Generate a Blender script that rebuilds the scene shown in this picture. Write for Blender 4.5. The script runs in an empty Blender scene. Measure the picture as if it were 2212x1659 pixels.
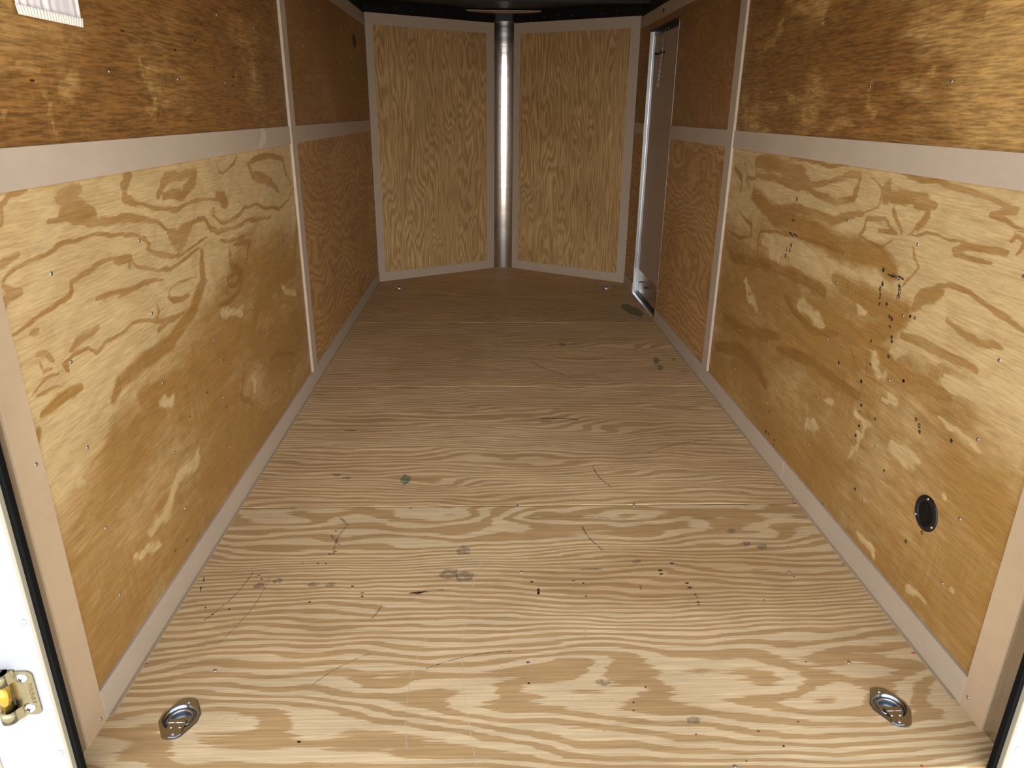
import bpy, bmesh, math, random
import numpy as np
from mathutils import Matrix, Vector
S = bpy.context.scene
COL = S.collection
random.seed(4)
# ---------------------------------------------------------------- camera
cam = bpy.data.cameras.new('camera'); co = bpy.data.objects.new('camera', cam); COL.objects.link(co)
pitch, yaw, roll = 0.36167, 0.03704, 0.01042
f = Vector((math.sin(yaw)*math.cos(pitch), math.cos(yaw)*math.cos(pitch), -math.sin(pitch)))
r0 = Vector((math.cos(yaw), -math.sin(yaw), 0)); u0 = r0.cross(f)
r = math.cos(roll)*r0 + math.sin(roll)*u0; u = r.cross(f)
m = Matrix(((r.x, u.x, -f.x), (r.y, u.y, -f.y), (r.z, u.z, -f.z))).to_4x4()
m.translation = (-0.1297, -1.0912, 1.3522)
co.matrix_world = m
cam.sensor_width = 36; cam.lens = 36*1556.85/2212; cam.clip_start = 0.02
S.camera = co
# ---------------------------------------------------------------- sky, sun, exposure
S.view_settings.view_transform = 'Standard'; S.view_settings.look = 'None'
S.view_settings.gamma = 1; S.view_settings.use_curve_mapping = False
S.view_settings.exposure = -0.60
W = bpy.data.worlds.new('daylight'); S.world = W; W.use_nodes = True
nt = W.node_tree; nt.nodes.clear()
# hazy bright day: the sky is brightest near the horizon and softer overhead
def W_(ty): return nt.nodes.new(ty)
tcw = W_('ShaderNodeTexCoord'); sep = W_('ShaderNodeSeparateXYZ'); nt.links.new(tcw.outputs['Generated'], sep.inputs[0])
ramp = W_('ShaderNodeValToRGB'); cr = ramp.color_ramp
cr.elements[0].position = 0.0; cr.elements[0].color = (1.0, .97, .93, 1)
cr.elements[1].position = .80; cr.elements[1].color = (.40, .45, .54, 1)
e = cr.elements.new(.22); e.color = (.95, .96, .98, 1)
e = cr.elements.new(.45); e.color = (.62, .67, .74, 1)
nt.links.new(sep.outputs[2], ramp.inputs[0])
bgn = W_('ShaderNodeBackground'); bgn.inputs[1].default_value = 7.6
wo = W_('ShaderNodeOutputWorld')
az = W_('ShaderNodeMapRange'); az.interpolation_type = 'SMOOTHSTEP'      # sky set brighter toward the open end, dimmer sideways, to even the light inside
nt.links.new(sep.outputs[1], az.inputs[0]); az.inputs[1].default_value = -.95; az.inputs[2].default_value = -.35; az.inputs[3].default_value = 1.35; az.inputs[4].default_value = .50
mul = W_('ShaderNodeVectorMath'); mul.operation = 'SCALE'; nt.links.new(ramp.outputs[0], mul.inputs[0]); nt.links.new(az.outputs[0], mul.inputs['Scale'])
nt.links.new(mul.outputs[0], bgn.inputs[0]); nt.links.new(bgn.outputs[0], wo.inputs[0])
sl = bpy.data.lights.new('sun', 'SUN'); sl.energy = 20.0; sl.angle = math.radians(1.0); sl.color = (1, .95, .87)
so = bpy.data.objects.new('sun', sl); COL.objects.link(so)
# the sun stands high to the right of the trailer: it lights the ground behind it but never enters
so.rotation_euler = Vector((-0.90, -0.06, -1.0)).to_track_quat('-Z', 'Y').to_euler()
S.cycles.max_bounces = 12; S.cycles.diffuse_bounces = 8; S.cycles.glossy_bounces = 6
# wood figure drawn on the walls, and the spots of screws and marks, in metres on each surface
D={
'Lw':[(0.004,[0.263,1.045,0.294,1.058,0.35,1.063,0.425,1.066,0.494,1.077,0.557,1.078,0.631,1.072,0.709,1.063,0.809,1.047,0.86,1.03,0.887,1.01,0.865,0.999,0.911,0.979,1.005,0.951,1.075,0.946,1.142,0.949,1.214,0.954,1.289,0.96]),(0.0075,[0.598,1.105,0.654,1.1,0.758,1.094,0.87,1.077,0.942,1.059]),(0.0061,[0.943,1.063,0.99,1.04,1.051,1.019,1.134,1.015,1.23,1.027,1.289,1.023,1.338,0.984,1.396,0.961,1.553,0.952,1.719,0.954,2.017,0.927]),(0.0231,[1.029,1.014,1.07,0.987,1.165,1.01]),(0.0154,[0.501,1.169,0.543,1.176,0.598,1.183]),(0.0142,[0.501,1.139,0.572,1.146,0.638,1.125]),(0.0071,[0.455,1.131,0.573,1.118,0.641,1.098]),(0.0046,[0.788,1.171,0.794,1.15,0.821,1.119,0.885,1.115,0.964,1.092,1.102,1.071,1.215,1.081,1.336,1.08,1.476,1.06,1.53,1.049]),(0.0195,[1.439,1.073,1.515,1.048]),(0.0056,[1.388,1.047,1.376,1.016,1.446,0.982,1.581,0.983,1.703,1.003,1.845,1.0,1.971,0.97,2.157,0.945,2.335,0.964,2.429,1.006]),(0.0045,[0.262,0.941,0.291,0.946,0.357,0.954,0.409,0.955,0.473,0.964,0.49,0.979,0.489,0.992,0.552,1.0,0.606,1.009,0.669,1.013,0.782,0.995,0.795,0.967,0.894,0.935,0.994,0.923,1.134,0.929,1.22,0.94]),(0.0071,[0.685,1.0,0.779,0.989,0.758,0.975]),(0.0047,[0.578,0.934,0.645,0.932,0.714,0.922,0.808,0.915,0.928,0.904]),(0.0025,[0.585,0.919,0.653,0.916,0.742,0.912,0.855,0.905]),(0.0025,[0.945,0.847,0.961,0.864,1.034,0.868,1.166,0.861]),(0.0063,[0.945,0.847,0.978,0.83,1.09,0.815]),(0.0064,[0.438,0.858,0.476,0.866,0.526,0.867,0.56,0.871]),(0.0042,[0.399,0.832,0.445,0.846,0.503,0.84,0.533,0.817,0.59,0.827,0.654,0.825,0.727,0.834,0.805,0.819,0.894,0.79,1.003,0.786]),(0.0053,[0.843,0.78,0.92,0.783,1.043,0.779]),(0.0061,[0.26,1.036,0.282,1.028,0.31,1.018,0.277,1.015,0.255,1.001,0.252,0.983]),(0.0054,[0.274,1.073,0.302,1.081,0.34,1.084]),(0.0049,[0.301,1.145,0.318,1.176,0.345,1.192,0.41,1.196]),(0.0102,[1.483,0.888,1.477,0.834,1.585,0.786]),(0.0066,[1.583,0.781,1.547,0.73,1.431,0.716,1.32,0.729]),(0.0061,[1.433,0.798,1.511,0.801,1.566,0.779,1.508,0.755,1.436,0.767,1.433,0.798]),(0.0064,[1.531,0.895,1.725,0.878,1.674,0.838,1.642,0.801]),(0.0056,[1.399,0.932,1.508,0.914,1.665,0.904]),(0.004,[0.308,0.93,0.324,0.932,0.342,0.929,0.316,0.924]),(0.0064,[0.31,0.884,0.342,0.877,0.368,0.849]),(0.0029,[0.318,0.867,0.32,0.845,0.353,0.839]),(0.0026,[0.274,0.816,0.319,0.83,0.374,0.822]),(0.003,[0.29,0.807,0.334,0.802,0.384,0.792]),(0.0062,[0.409,0.829,0.421,0.815]),(0.0051,[0.87,0.85,0.877,0.819,0.845,0.808]),(0.0047,[1.405,0.364,1.483,0.436,1.439,0.407]),(0.0108,[1.418,0.353,1.528,0.279]),(0.0063,[1.799,0.367,1.928,0.356,2.195,0.268]),(0.0128,[0.988,1.127,1.017,1.152,1.061,1.166,1.167,1.165,1.27,1.164,1.248,1.139,1.147,1.114,1.024,1.119]),(0.0081,[1.798,1.16,1.933,1.168,2.143,1.168,2.297,1.141,2.324,1.082,2.395,1.031]),(0.0149,[1.796,1.155,1.852,1.108,2.08,1.065,2.177,1.02]),(0.0041,[1.462,1.191,1.475,1.152,1.514,1.14,1.647,1.165,1.69,1.193]),(0.0111,[0.839,1.193,0.804,1.164,0.796,1.144,0.842,1.117])],
'Rw':[(0.0057,[1.759,1.198,1.52,1.197,1.434,1.19,1.286,1.198]),(0.0292,[2.118,1.159,1.881,1.163,1.667,1.14,1.575,1.11]),(0.009,[1.574,1.105,1.454,1.087,1.337,1.08,1.23,1.101,1.205,1.141,1.209,1.176,1.276,1.171,1.414,1.135,1.54,1.119]),(0.012,[2.098,1.105,1.861,1.107,1.649,1.093]),(0.0117,[1.823,1.006,1.624,1.025,1.466,1.019,1.336,1.016,1.231,1.05,1.156,1.06]),(0.0031,[1.159,1.193,1.104,1.167,1.06,1.142,1.068,1.093,1.158,1.064]),(0.0239,[1.033,1.161,1.033,1.127]),(0.0144,[1.047,1.13,0.946,1.141,0.849,1.14,0.793,1.135]),(0.0064,[0.987,1.103,0.958,1.069,0.908,1.039]),(0.01,[0.878,1.121,0.822,1.124,0.808,1.102,0.845,1.07]),(0.0029,[0.845,1.07,0.878,1.04]),(0.0049,[0.963,1.039,1.016,1.07,1.126,1.055,1.116,1.029,1.151,0.996,1.066,0.992,1.003,0.989,0.954,1.015]),(0.0056,[1.038,1.036,0.987,1.036,0.938,1.035]),(0.003,[0.865,1.046,0.799,1.061,0.72,1.062,0.646,1.063,0.599,1.06]),(0.0045,[0.848,1.021,0.83,0.992,0.803,0.968,0.836,0.928,0.864,0.901]),(0.0062,[0.968,1.2,0.855,1.193,0.754,1.187,0.656,1.183,0.599,1.178,0.543,1.168,0.477,1.16]),(0.006,[0.476,1.157,0.569,1.14,0.53,1.133,0.452,1.122]),(0.0071,[0.674,1.04,0.614,1.054,0.536,1.065,0.489,1.063]),(0.0054,[0.67,1.029,0.604,1.027,0.528,1.031]),(0.0056,[0.489,1.09,0.476,1.105,0.444,1.097,0.457,1.069]),(0.0058,[0.79,0.885,0.746,0.92,0.667,0.954,0.576,0.953,0.489,0.939,0.434,0.929,0.375,0.916]),(0.0158,[0.783,0.866,0.752,0.899,0.688,0.926]),(0.0081,[0.642,0.872,0.57,0.858,0.509,0.85,0.435,0.866]),(0.0087,[0.81,0.777,0.694,0.78,0.602,0.781,0.487,0.79]),(0.0058,[1.958,0.777,2.002,0.846,1.964,0.89,1.788,0.911,1.585,0.921,1.396,0.931,1.226,0.926]),(0.0061,[2.383,0.826,2.226,0.816,2.077,0.847,2.095,0.896,2.267,0.926]),(0.0187,[2.38,0.755,2.276,0.717,2.003,0.749,1.736,0.772,1.535,0.785,1.317,0.78]),(0.0109,[1.642,0.685,1.482,0.644,1.345,0.627,1.173,0.668]),(0.0237,[2.361,0.246,2.047,0.332,1.808,0.322,1.69,0.291]),(0.0157,[1.624,0.469,1.308,0.527,1.118,0.519,0.975,0.523]),(0.0201,[2.302,0.418,2.02,0.426,1.643,0.52]),(0.0038,[1.075,0.658,0.993,0.596]),(0.0036,[0.983,0.673,0.956,0.599,0.86,0.606]),(0.0103,[2.401,1.115,2.281,1.077,2.28,1.018]),(0.0046,[2.268,1.15,2.206,1.09,2.111,1.092,2.118,1.159]),(0.0046,[2.169,1.042,2.22,1.076,2.129,1.09])],
'SL':[(0.0455,[2.451,0.851,2.288,0.644,1.875,0.671,1.69,0.6,1.584,0.516,1.784,0.328]),(0.0262,[1.236,0.919,1.2,0.826,1.092,0.761,0.917,0.724,0.734,0.723,0.613,0.716,0.566,0.69]),(0.0273,[1.053,0.659,1.158,0.452]),(0.0137,[0.295,0.767,0.439,0.768]),(0.0415,[0.802,0.552,0.7,0.636,1.192,0.54]),(0.0485,[1.596,0.242,1.215,0.253]),(0.0196,[0.269,0.735,0.232,0.695])],
'LL':[(0.0192,[1.205,1.082,1.12,1.116]),(0.016,[0.841,0.579,0.794,0.581]),(0.025,[1.564,0.372,1.585,0.328]),(0.0197,[2.097,0.607,2.299,0.533]),(0.0178,[1.335,0.696,1.534,0.653]),(0.0167,[0.832,0.563,0.879,0.568]),(0.0207,[0.994,0.341,0.842,0.325,0.689,0.285,0.606,0.283]),(0.013,[0.351,0.617,0.403,0.61]),(0.0116,[0.397,0.564,0.352,0.562]),(0.0083,[0.372,0.725,0.301,0.697]),(0.014,[0.536,0.261,0.663,0.217])],
'SR':[(0.0474,[2.104,1.023,1.807,0.962,1.603,0.968,1.231,0.94,1.0,0.959,0.923,0.931]),(0.0461,[1.247,0.837,1.036,0.814,0.831,0.832,0.923,0.752,1.129,0.666]),(0.0517,[2.309,0.746,2.077,0.688,2.124,0.539]),(0.0334,[0.996,0.707,0.769,0.668,0.566,0.686]),(0.0328,[1.573,0.498,1.184,0.516]),(0.0414,[2.124,0.247,1.926,0.28])],
'LR':[(0.029,[0.935,0.689,0.888,0.634]),(0.0139,[1.073,0.786,1.023,0.78]),(0.0241,[1.502,0.696,1.367,0.687,1.295,0.658]),(0.0335,[1.9,0.857,1.753,0.816]),(0.023,[2.065,0.656,1.999,0.584,1.897,0.563]),(0.0097,[0.69,0.769,0.634,0.763]),(0.0148,[0.851,0.716,0.794,0.734]),(0.0285,[1.4,0.841,1.302,0.836]),(0.0214,[0.738,0.459,0.68,0.461,0.635,0.471]),(0.0201,[1.281,0.286,1.233,0.319,1.205,0.304]),(0.009,[0.513,0.44,0.497,0.429]),(0.0107,[0.826,0.115,0.743,0.128,0.697,0.115]),(0.0132,[0.958,0.469,0.9,0.457,0.962,0.331]),(0.0119,[1.165,0.438,1.126,0.448]),(0.0104,[0.593,0.621,0.503,0.634,0.447,0.615]),(0.0104,[0.374,0.242,0.353,0.232]),(0.0115,[0.565,0.113,0.482,0.134]),(0.0121,[0.822,0.58,0.77,0.584]),(0.0156,[0.618,0.72,0.461,0.725])],
'UL':[(0.0107,[0.537,1.388,0.542,1.331,0.559,1.302]),(0.0098,[1.004,1.472,1.038,1.402,1.032,1.29]),(0.0094,[1.49,1.575,1.484,1.493]),(0.0114,[1.985,1.594,2.023,1.45]),(0.0128,[0.675,1.422,0.616,1.378]),(0.0069,[0.373,1.333,0.391,1.332]),(0.0159,[1.754,1.441,1.795,1.462]),(0.0041,[1.028,1.423,1.084,1.327,1.148,1.283]),(0.0087,[0.48,1.434,0.52,1.409])],
'UR':[(0.0321,[2.007,1.75,1.669,1.695,1.633,1.663]),(0.0211,[2.019,1.7,2.091,1.642,2.194,1.606]),(0.0123,[1.182,1.56,0.959,1.562]),(0.0224,[1.056,1.436,0.939,1.417]),(0.0136,[1.252,1.467,1.196,1.34]),(0.0149,[1.48,1.314,1.368,1.307]),(0.0135,[0.612,1.378,0.658,1.32,0.534,1.298]),(0.0171,[1.919,1.432,1.762,1.398]),(0.0152,[2.093,1.378,1.961,1.378]),(0.0202,[2.38,1.455,2.322,1.298]),(0.0058,[0.937,1.468,0.897,1.466]),(0.0134,[0.725,1.571,0.624,1.565]),(0.012,[1.377,1.33,1.281,1.318])],
'scrL':[(0.421,1.03),(0.823,1.031),(1.228,1.031),(2.049,1.027),(0.823,0.827),(0.424,0.83),(0.825,0.633),(1.237,0.428),(1.231,0.831),(1.64,0.825),(2.053,0.828),(1.234,0.637),(1.649,0.417),(1.65,0.63),(2.071,0.403),(2.062,0.628),(2.066,0.23),(1.661,0.231),(0.425,0.639),(0.429,0.42),(0.429,0.228),(0.828,0.427),(0.827,0.239),(1.66,0.233),(1.243,0.24)],
'scrLU':[(0.421,1.436),(0.825,1.432),(1.633,1.645),(2.057,1.646),(1.637,1.432),(2.053,1.436)],
'scrLUB':[(3.297,1.849),(4.573,1.878),(3.311,1.647),(2.901,1.442)],
'scrLT':[(0.227,0.684),(0.231,0.022)],
'scrRU':[(1.248,1.651),(1.65,1.649),(2.059,1.646),(0.837,1.435),(1.249,1.438),(1.651,1.435),(2.069,1.433),(2.074,1.389)],
'scrRUB':[(3.27,1.859),(2.86,1.646),(2.875,1.436),(2.852,1.856),(3.283,1.649)],
'scrR':[(1.647,1.027),(1.246,1.027),(0.834,1.019),(0.423,1.025),(0.422,0.827),(0.837,0.822),(1.246,0.82),(1.655,0.821),(1.654,0.622),(1.246,0.628),(2.078,0.403),(1.665,0.401),(2.077,0.221),(0.833,0.628),(1.244,0.415),(1.655,0.227),(1.242,0.224),(0.834,0.41),(0.423,0.621),(0.831,0.228),(0.421,0.417),(0.42,0.232)],
'scrRT':[(0.231,0.039)],
'scrRB':[(2.893,1.024),(3.306,1.021),(3.317,0.614),(3.318,0.401),(3.316,0.219),(2.896,0.216)],
'scrF':[(-0.831,1.216),(-0.83,1.207),(-0.407,1.205),(-0.02,1.219),(-0.02,1.209),(-0.837,0.808),(-0.023,0.814),(-0.831,0.406),(-0.024,0.415),(0.412,1.223),(0.409,1.211),(0.816,1.207),(0.822,0.795),(0.824,0.398),(0.417,0.084),(-0.816,2.434),(-0.42,2.429),(-0.018,2.431),(0.812,2.427)],
'scrVL':[(0.397,1.879),(0.393,1.68),(0.391,1.457),(0.387,1.255),(0.395,0.829),(0.391,0.638),(0.392,0.439),(0.397,0.23),(0.821,1.885),(0.821,1.683),(0.822,1.468),(0.809,1.259),(0.811,0.832),(0.807,0.627),(0.813,0.424),(0.815,0.258)],
'scrVR':[(0.311,1.884),(0.313,1.68),(0.312,1.254),(0.305,1.042),(0.297,0.836),(0.298,0.626),(0.304,0.427),(0.305,0.223),(0.738,1.889),(0.738,1.673),(0.733,1.461),(0.74,1.258),(0.736,1.017),(0.729,0.817),(0.73,0.628),(0.727,0.439),(0.728,0.249)],
'inkR':[(1.661,0.975),(1.657,0.923),(1.615,0.926),(1.651,1.055),(1.642,0.883),(1.677,0.86),(1.648,0.862),(1.68,0.836),(0.972,0.929),(0.904,0.923),(0.927,0.92),(0.876,0.924),(0.869,0.889),(0.876,0.902),(0.963,0.887),(0.97,0.87),(0.964,0.851),(0.87,0.87),(0.957,0.827),(0.921,0.837),(0.893,0.806),(0.879,0.804),(0.883,0.78),(0.861,0.755),(0.857,0.743),(0.945,0.643),(0.858,0.696),(2.338,0.548),(0.964,0.711),(0.772,0.838),(0.793,0.834),(1.131,0.583),(0.976,0.577),(0.761,0.657),(2.428,0.462)],
'inkR2':[(0.953,0.481),(0.949,0.506),(0.938,0.44),(0.947,0.404),(0.862,0.497),(0.643,0.555),(0.651,0.568),(0.67,0.579),(0.515,0.588),(1.619,0.203),(1.623,0.108),(1.593,0.112),(1.531,0.113),(1.532,0.094),(1.504,0.082),(1.066,0.085),(0.595,0.242),(0.539,0.305),(0.761,0.373),(0.761,0.657),(0.976,0.577),(0.892,0.242)],
'burnF':[(-0.649,1.06),(-0.642,0.923),(-0.626,0.937),(-0.718,0.873),(-0.67,0.872),(-0.644,0.871),(-0.999,0.794),(-0.991,0.747),(-0.539,0.751),(-0.505,0.717),(-0.502,0.701),(-0.652,0.678),(-0.343,0.715),(-0.32,0.72),(-0.27,0.727),(0.007,0.761),(0.024,0.721),(0.023,0.706),(-0.945,0.659),(-0.874,0.65),(-0.915,0.628),(-0.561,0.175),(-0.026,0.343),(-0.823,0.792),(0.005,0.763),(0.024,0.721),(0.023,0.706),(0.135,0.765),(0.164,0.752),(0.164,0.689),(0.336,0.733),(0.335,0.72),(0.415,0.813),(0.414,0.795),(0.461,0.85),(0.483,0.747),(0.485,0.724),(0.494,0.69),(0.496,0.676),(0.492,0.654),(0.491,0.642),(0.692,0.66),(0.844,0.647),(0.828,0.773),(0.227,0.273),(0.222,0.248),(0.71,0.402),(0.267,0.323),(0.355,0.173),(0.503,0.179),(0.608,0.204),(0.844,1.304),(0.875,0.939),(0.546,0.135),(0.447,0.098),(0.145,1.981),(0.206,2.121),(-0.746,1.892),(-0.972,2.342)],
'smF':[(-0.823,0.758),(-0.772,0.781),(-0.658,0.762),(-0.607,0.759),(-0.253,0.805),(-0.2,0.795),(-0.21,0.934),(-0.632,1.12),(-0.639,1.003),(0.737,0.957),(0.787,0.941),(0.716,1.036),(0.351,0.864),(0.191,0.823),(0.161,0.342),(0.361,0.216),(-0.727,1.47),(-0.68,1.444)],
'grF':[(-0.449,1.429),(0.34,3.177),(0.858,2.859),(0.854,2.744),(0.966,2.886),(0.935,4.771),(0.933,4.011)],
'redF':[(-1.023,0.434),(1.018,0.429),(0.834,0.076),(1.02,1.247),(1.02,0.838),(1.013,1.222)],
}
# ---------------------------------------------------------------- helpers
HW = 1.0363            # half the inside width
ZT = 2.02              # top of the lined walls
def tag(o, label=None, cat=None, group=None, kind=None):
    if label: o['label'] = label
    if cat: o['category'] = cat
    if group: o['group'] = group
    if kind: o['kind'] = kind
    return o
def link(name, me, mat=None, parent=None, loc=None):
    o = bpy.data.objects.new(name, me); COL.objects.link(o)
    if mat and me: me.materials.append(mat)
    if parent: o.parent = parent
    if loc is not None: o.location = loc
    return o
def empty(name, loc=(0, 0, 0), parent=None):
    o = bpy.data.objects.new(name, None); COL.objects.link(o); o.location = loc; o.empty_display_size = .05
    if parent: o.parent = parent
    return o
def bobj(name, bm, mat, parent=None, smooth=False, loc=None):
    me = bpy.data.meshes.new(name); bmesh.ops.recalc_face_normals(bm, faces=bm.faces[:])
    bm.to_mesh(me); bm.free()
    if smooth:
        for p in me.polygons: p.use_smooth = True
    return link(name, me, mat, parent, loc)
def box(bm, x0, x1, y0, y1, z0, z1, bev=0.0):
    vs = [bm.verts.new(c) for c in ((x0,y0,z0),(x1,y0,z0),(x1,y1,z0),(x0,y1,z0),(x0,y0,z1),(x1,y0,z1),(x1,y1,z1),(x0,y1,z1))]
    fs = [bm.faces.new([vs[i] for i in q]) for q in ((0,3,2,1),(4,5,6,7),(0,1,5,4),(1,2,6,5),(2,3,7,6),(3,0,4,7))]
    if bev:
        es = list({e for f_ in fs for e in f_.edges})
        bmesh.ops.bevel(bm, geom=es, offset=bev, segments=2, affect='EDGES', profile=.5)
def obox(bm, A, U, V, N, u0, u1, v0, v1, n0, n1):
    A, U, V, N = Vector(A), Vector(U), Vector(V), Vector(N)
    c = [A+U*a+V*b+N*d for d in (n0, n1) for a, b in ((u0,v0),(u1,v0),(u1,v1),(u0,v1))]
    vs = [bm.verts.new(x) for x in c]
    for q in ((0,3,2,1),(4,5,6,7),(0,1,5,4),(1,2,6,5),(2,3,7,6),(3,0,4,7)): bm.faces.new([vs[i] for i in q])
def lathe(bm, prof, n=24, M=Matrix()):
    rings = []
    for rr, zz in prof:
        rings.append([bm.verts.new(M @ Vector((rr*math.cos(2*math.pi*i/n), rr*math.sin(2*math.pi*i/n), zz))) for i in range(n)] if rr > 1e-6 else [bm.verts.new(M @ Vector((0, 0, zz)))])
    for a, b in zip(rings, rings[1:]):
        for i in range(n):
            j = (i+1) % n
            if len(a) == 1 and len(b) == 1: continue
            if len(a) == 1: bm.faces.new((a[0], b[i], b[j]))
            elif len(b) == 1: bm.faces.new((a[i], a[j], b[0]))
            else: bm.faces.new((a[i], a[j], b[j], b[i]))
def tube(bm, pts, rad, n=8, closed=False):
    pts = [Vector(p) for p in pts]; rings = []; N = len(pts)
    prev = None
    for i, p in enumerate(pts):
        t = (pts[(i+1) % N]-pts[i-1]) if closed or 0 < i < N-1 else (pts[1]-pts[0] if i == 0 else pts[-1]-pts[-2])
        t.normalize()
        if prev is None: prev = t.orthogonal().normalized()
        prev = (prev-t*prev.dot(t)).normalized(); b = t.cross(prev)
        rings.append([bm.verts.new(p+(prev*math.cos(2*math.pi*k/n)+b*math.sin(2*math.pi*k/n))*rad) for k in range(n)])
    for i in range(N if closed else N-1):
        a, b = rings[i], rings[(i+1) % N]
        for k in range(n): bm.faces.new((a[k], a[(k+1) % n], b[(k+1) % n], b[k]))
    if not closed:
        bm.faces.new(rings[0][::-1]); bm.faces.new(rings[-1])
def prism(bm, poly, z0, z1, M=Matrix()):
    a = [bm.verts.new(M @ Vector((x, y, z0))) for x, y in poly]; b = [bm.verts.new(M @ Vector((x, y, z1))) for x, y in poly]
    n = len(poly)
    bm.faces.new(a[::-1]); bm.faces.new(b)
    for i in range(n): bm.faces.new((a[i], a[(i+1) % n], b[(i+1) % n], b[i]))
# ---- numpy noise
def gnoise(x, y, seed=0):
    rs = np.random.RandomState(seed); T = rs.rand(256, 256)*2*np.pi
    xi = np.floor(x).astype(int); yi = np.floor(y).astype(int); fx = x-xi; fy = y-yi
    def g(ix, iy, dx, dy):
        a = T[ix % 256, iy % 256]; return np.cos(a)*dx+np.sin(a)*dy
    sx = fx*fx*fx*(fx*(fx*6-15)+10); sy = fy*fy*fy*(fy*(fy*6-15)+10)
    a = g(xi, yi, fx, fy); b = g(xi+1, yi, fx-1, fy); c = g(xi, yi+1, fx, fy-1); d = g(xi+1, yi+1, fx-1, fy-1)
    return ((a*(1-sx)+b*sx)*(1-sy)+(c*(1-sx)+d*sx)*sy)*1.4
def fbm(x, y, o=3, seed=0):
    s = 0; a = 1
    for k in range(o): s = s+a*gnoise(x*2**k, y*2**k, seed+k*7); a *= .5
    return s
def sstep(a, b, x):
    t = np.clip((x-a)/(b-a), 0, 1); return t*t*(3-2*t)
def strokes(P, Q, data, grow=1.0, warp=1.0):
    """largest value of 1 - distance/width over hand-drawn lines on a sheet"""
    s = np.full(P.shape, -1.0)
    P, Q = P+.012*warp*fbm(P*11, Q*16, 3, 201), Q+.006*warp*fbm(P*9, Q*18, 3, 202)
    for w, l in data:
        w = max(w*grow, .004)
        pts = np.array(l).reshape(-1, 2)
        if len(pts) == 1: pts = np.vstack([pts, pts+1e-3])
        cum = np.concatenate([[0], np.cumsum(np.hypot(*(pts[1:]-pts[:-1]).T))]); tot = cum[-1]+1e-9; w0 = w
        for a, b, c0, c1 in zip(pts, pts[1:], cum, cum[1:]):
            tm_ = (c0+c1)/2/tot; d = b-a; L = (d**2).sum()+1e-12
            t = np.clip(((P-a[0])*d[0]+(Q-a[1])*d[1])/L, 0, 1)
            tt = (c0+t*(c1-c0))/tot; w = w0*(.65+.35*np.clip(np.minimum(tt, 1-tt)*5, 0, 1))
            s = np.maximum(s, 1-np.hypot(P-a[0]-t*d[0], Q-a[1]-t*d[1])/w)
    return np.clip(s, -1, 1)
def bump(P, Q, a, b, sa, sb): return np.exp(-((P-a)/sa)**2-((Q-b)/sb)**2)
def sheet(name, A, U, V, N, u0, u1, v0, v1, step, mat, field, parent, th=.009, hole=None, swap=False, clip=None, wells=()):
    """a plywood sheet: fine grid on its face carrying the wood figure, real thickness behind"""
    A, U, V, N = [np.array(q, float) for q in (A, U, V, N)]
    us = np.linspace(u0, u1, max(2, int((u1-u0)/step)+1)); vs = np.linspace(v0, v1, max(2, int((v1-v0)/step)+1))
    if hole:
        for k, arr in ((0, us), (1, us), (2, vs), (3, vs)):
            i = np.abs(arr-hole[k]).argmin()
            if 0 < i < len(arr)-1: arr[i] = hole[k]
    P, Q = np.meshgrid(us, vs, indexing='ij'); nu, nv = P.shape
    if clip:                                        # v range depends on u
        lo, hi = clip(us); Q = lo[:, None]+(hi-lo)[:, None]*(Q-v0)/(v1-v0)
    X = A+P[..., None]*U+Q[..., None]*V
    X = X.reshape(-1, 3); B = X-N*th
    idx = np.arange(nu*nv).reshape(nu, nv)
    q = np.stack([idx[:-1, :-1], idx[1:, :-1], idx[1:, 1:], idx[:-1, 1:]], -1)
    keep = np.ones(q.shape[:2], bool)
    if hole:
        cu = (us[:-1]+us[1:])/2; cv = (vs[:-1]+vs[1:])/2
        keep &= ~(((cu > hole[0]) & (cu < hole[1]))[:, None] & ((cv > hole[2]) & (cv < hole[3]))[None, :])
    for wx, wy, wr in wells:                        # round cut-outs
        cP = (P[:-1, :-1]+P[1:, 1:])/2; cQ = (Q[:-1, :-1]+Q[1:, 1:])/2
        keep &= np.hypot(cP-wx, cQ-wy) > wr
    q = q[keep]
    if np.dot(np.cross(U, V), N) < 0: q = q[:, ::-1]
    # rim: the outline repeated behind
    loop = np.concatenate([idx[:, 0], idx[-1, 1:], idx[-2::-1, -1], idx[0, -2:0:-1]])
    nb = len(X); back = B[loop]; L = len(loop); k = np.arange(L); k2 = (k+1) % L
    rim = np.stack([loop, nb+k, nb+k2, loop[k2]], -1)
    if np.dot(np.cross(U, V), N) < 0: rim = rim[:, ::-1]
    co_ = np.concatenate([X, back]); faces = np.concatenate([q, rim])
    me = bpy.data.meshes.new(name)
    me.vertices.add(len(co_)); me.vertices.foreach_set('co', co_.ravel())
    me.loops.add(faces.size); me.loops.foreach_set('vertex_index', faces.ravel().astype(np.int32))
    me.polygons.add(len(faces)); me.polygons.foreach_set('loop_start', np.arange(0, faces.size, 4, dtype=np.int32))
    me.polygons.foreach_set('loop_total', np.full(len(faces), 4, np.int32))
    me.update(calc_edges=True); me.validate()
    h, s, p = field(P, Q)
    uv = np.stack([Q, P] if swap else [P, Q], -1).reshape(-1, 2)
    allv = lambda a: np.concatenate([np.broadcast_to(a, P.shape).reshape(-1), np.broadcast_to(a, P.shape).reshape(-1)[loop]]).astype(np.float32)
    for nm, a in (('rings', h), ('figure', s), ('stain', p), ('gu', uv[:, 0].reshape(P.shape)), ('gv', uv[:, 1].reshape(P.shape))):
        at = me.attributes.new(nm, 'FLOAT', 'POINT'); at.data.foreach_set('value', allv(a))
    o = link(name, me, mat, parent)
    return o
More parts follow.
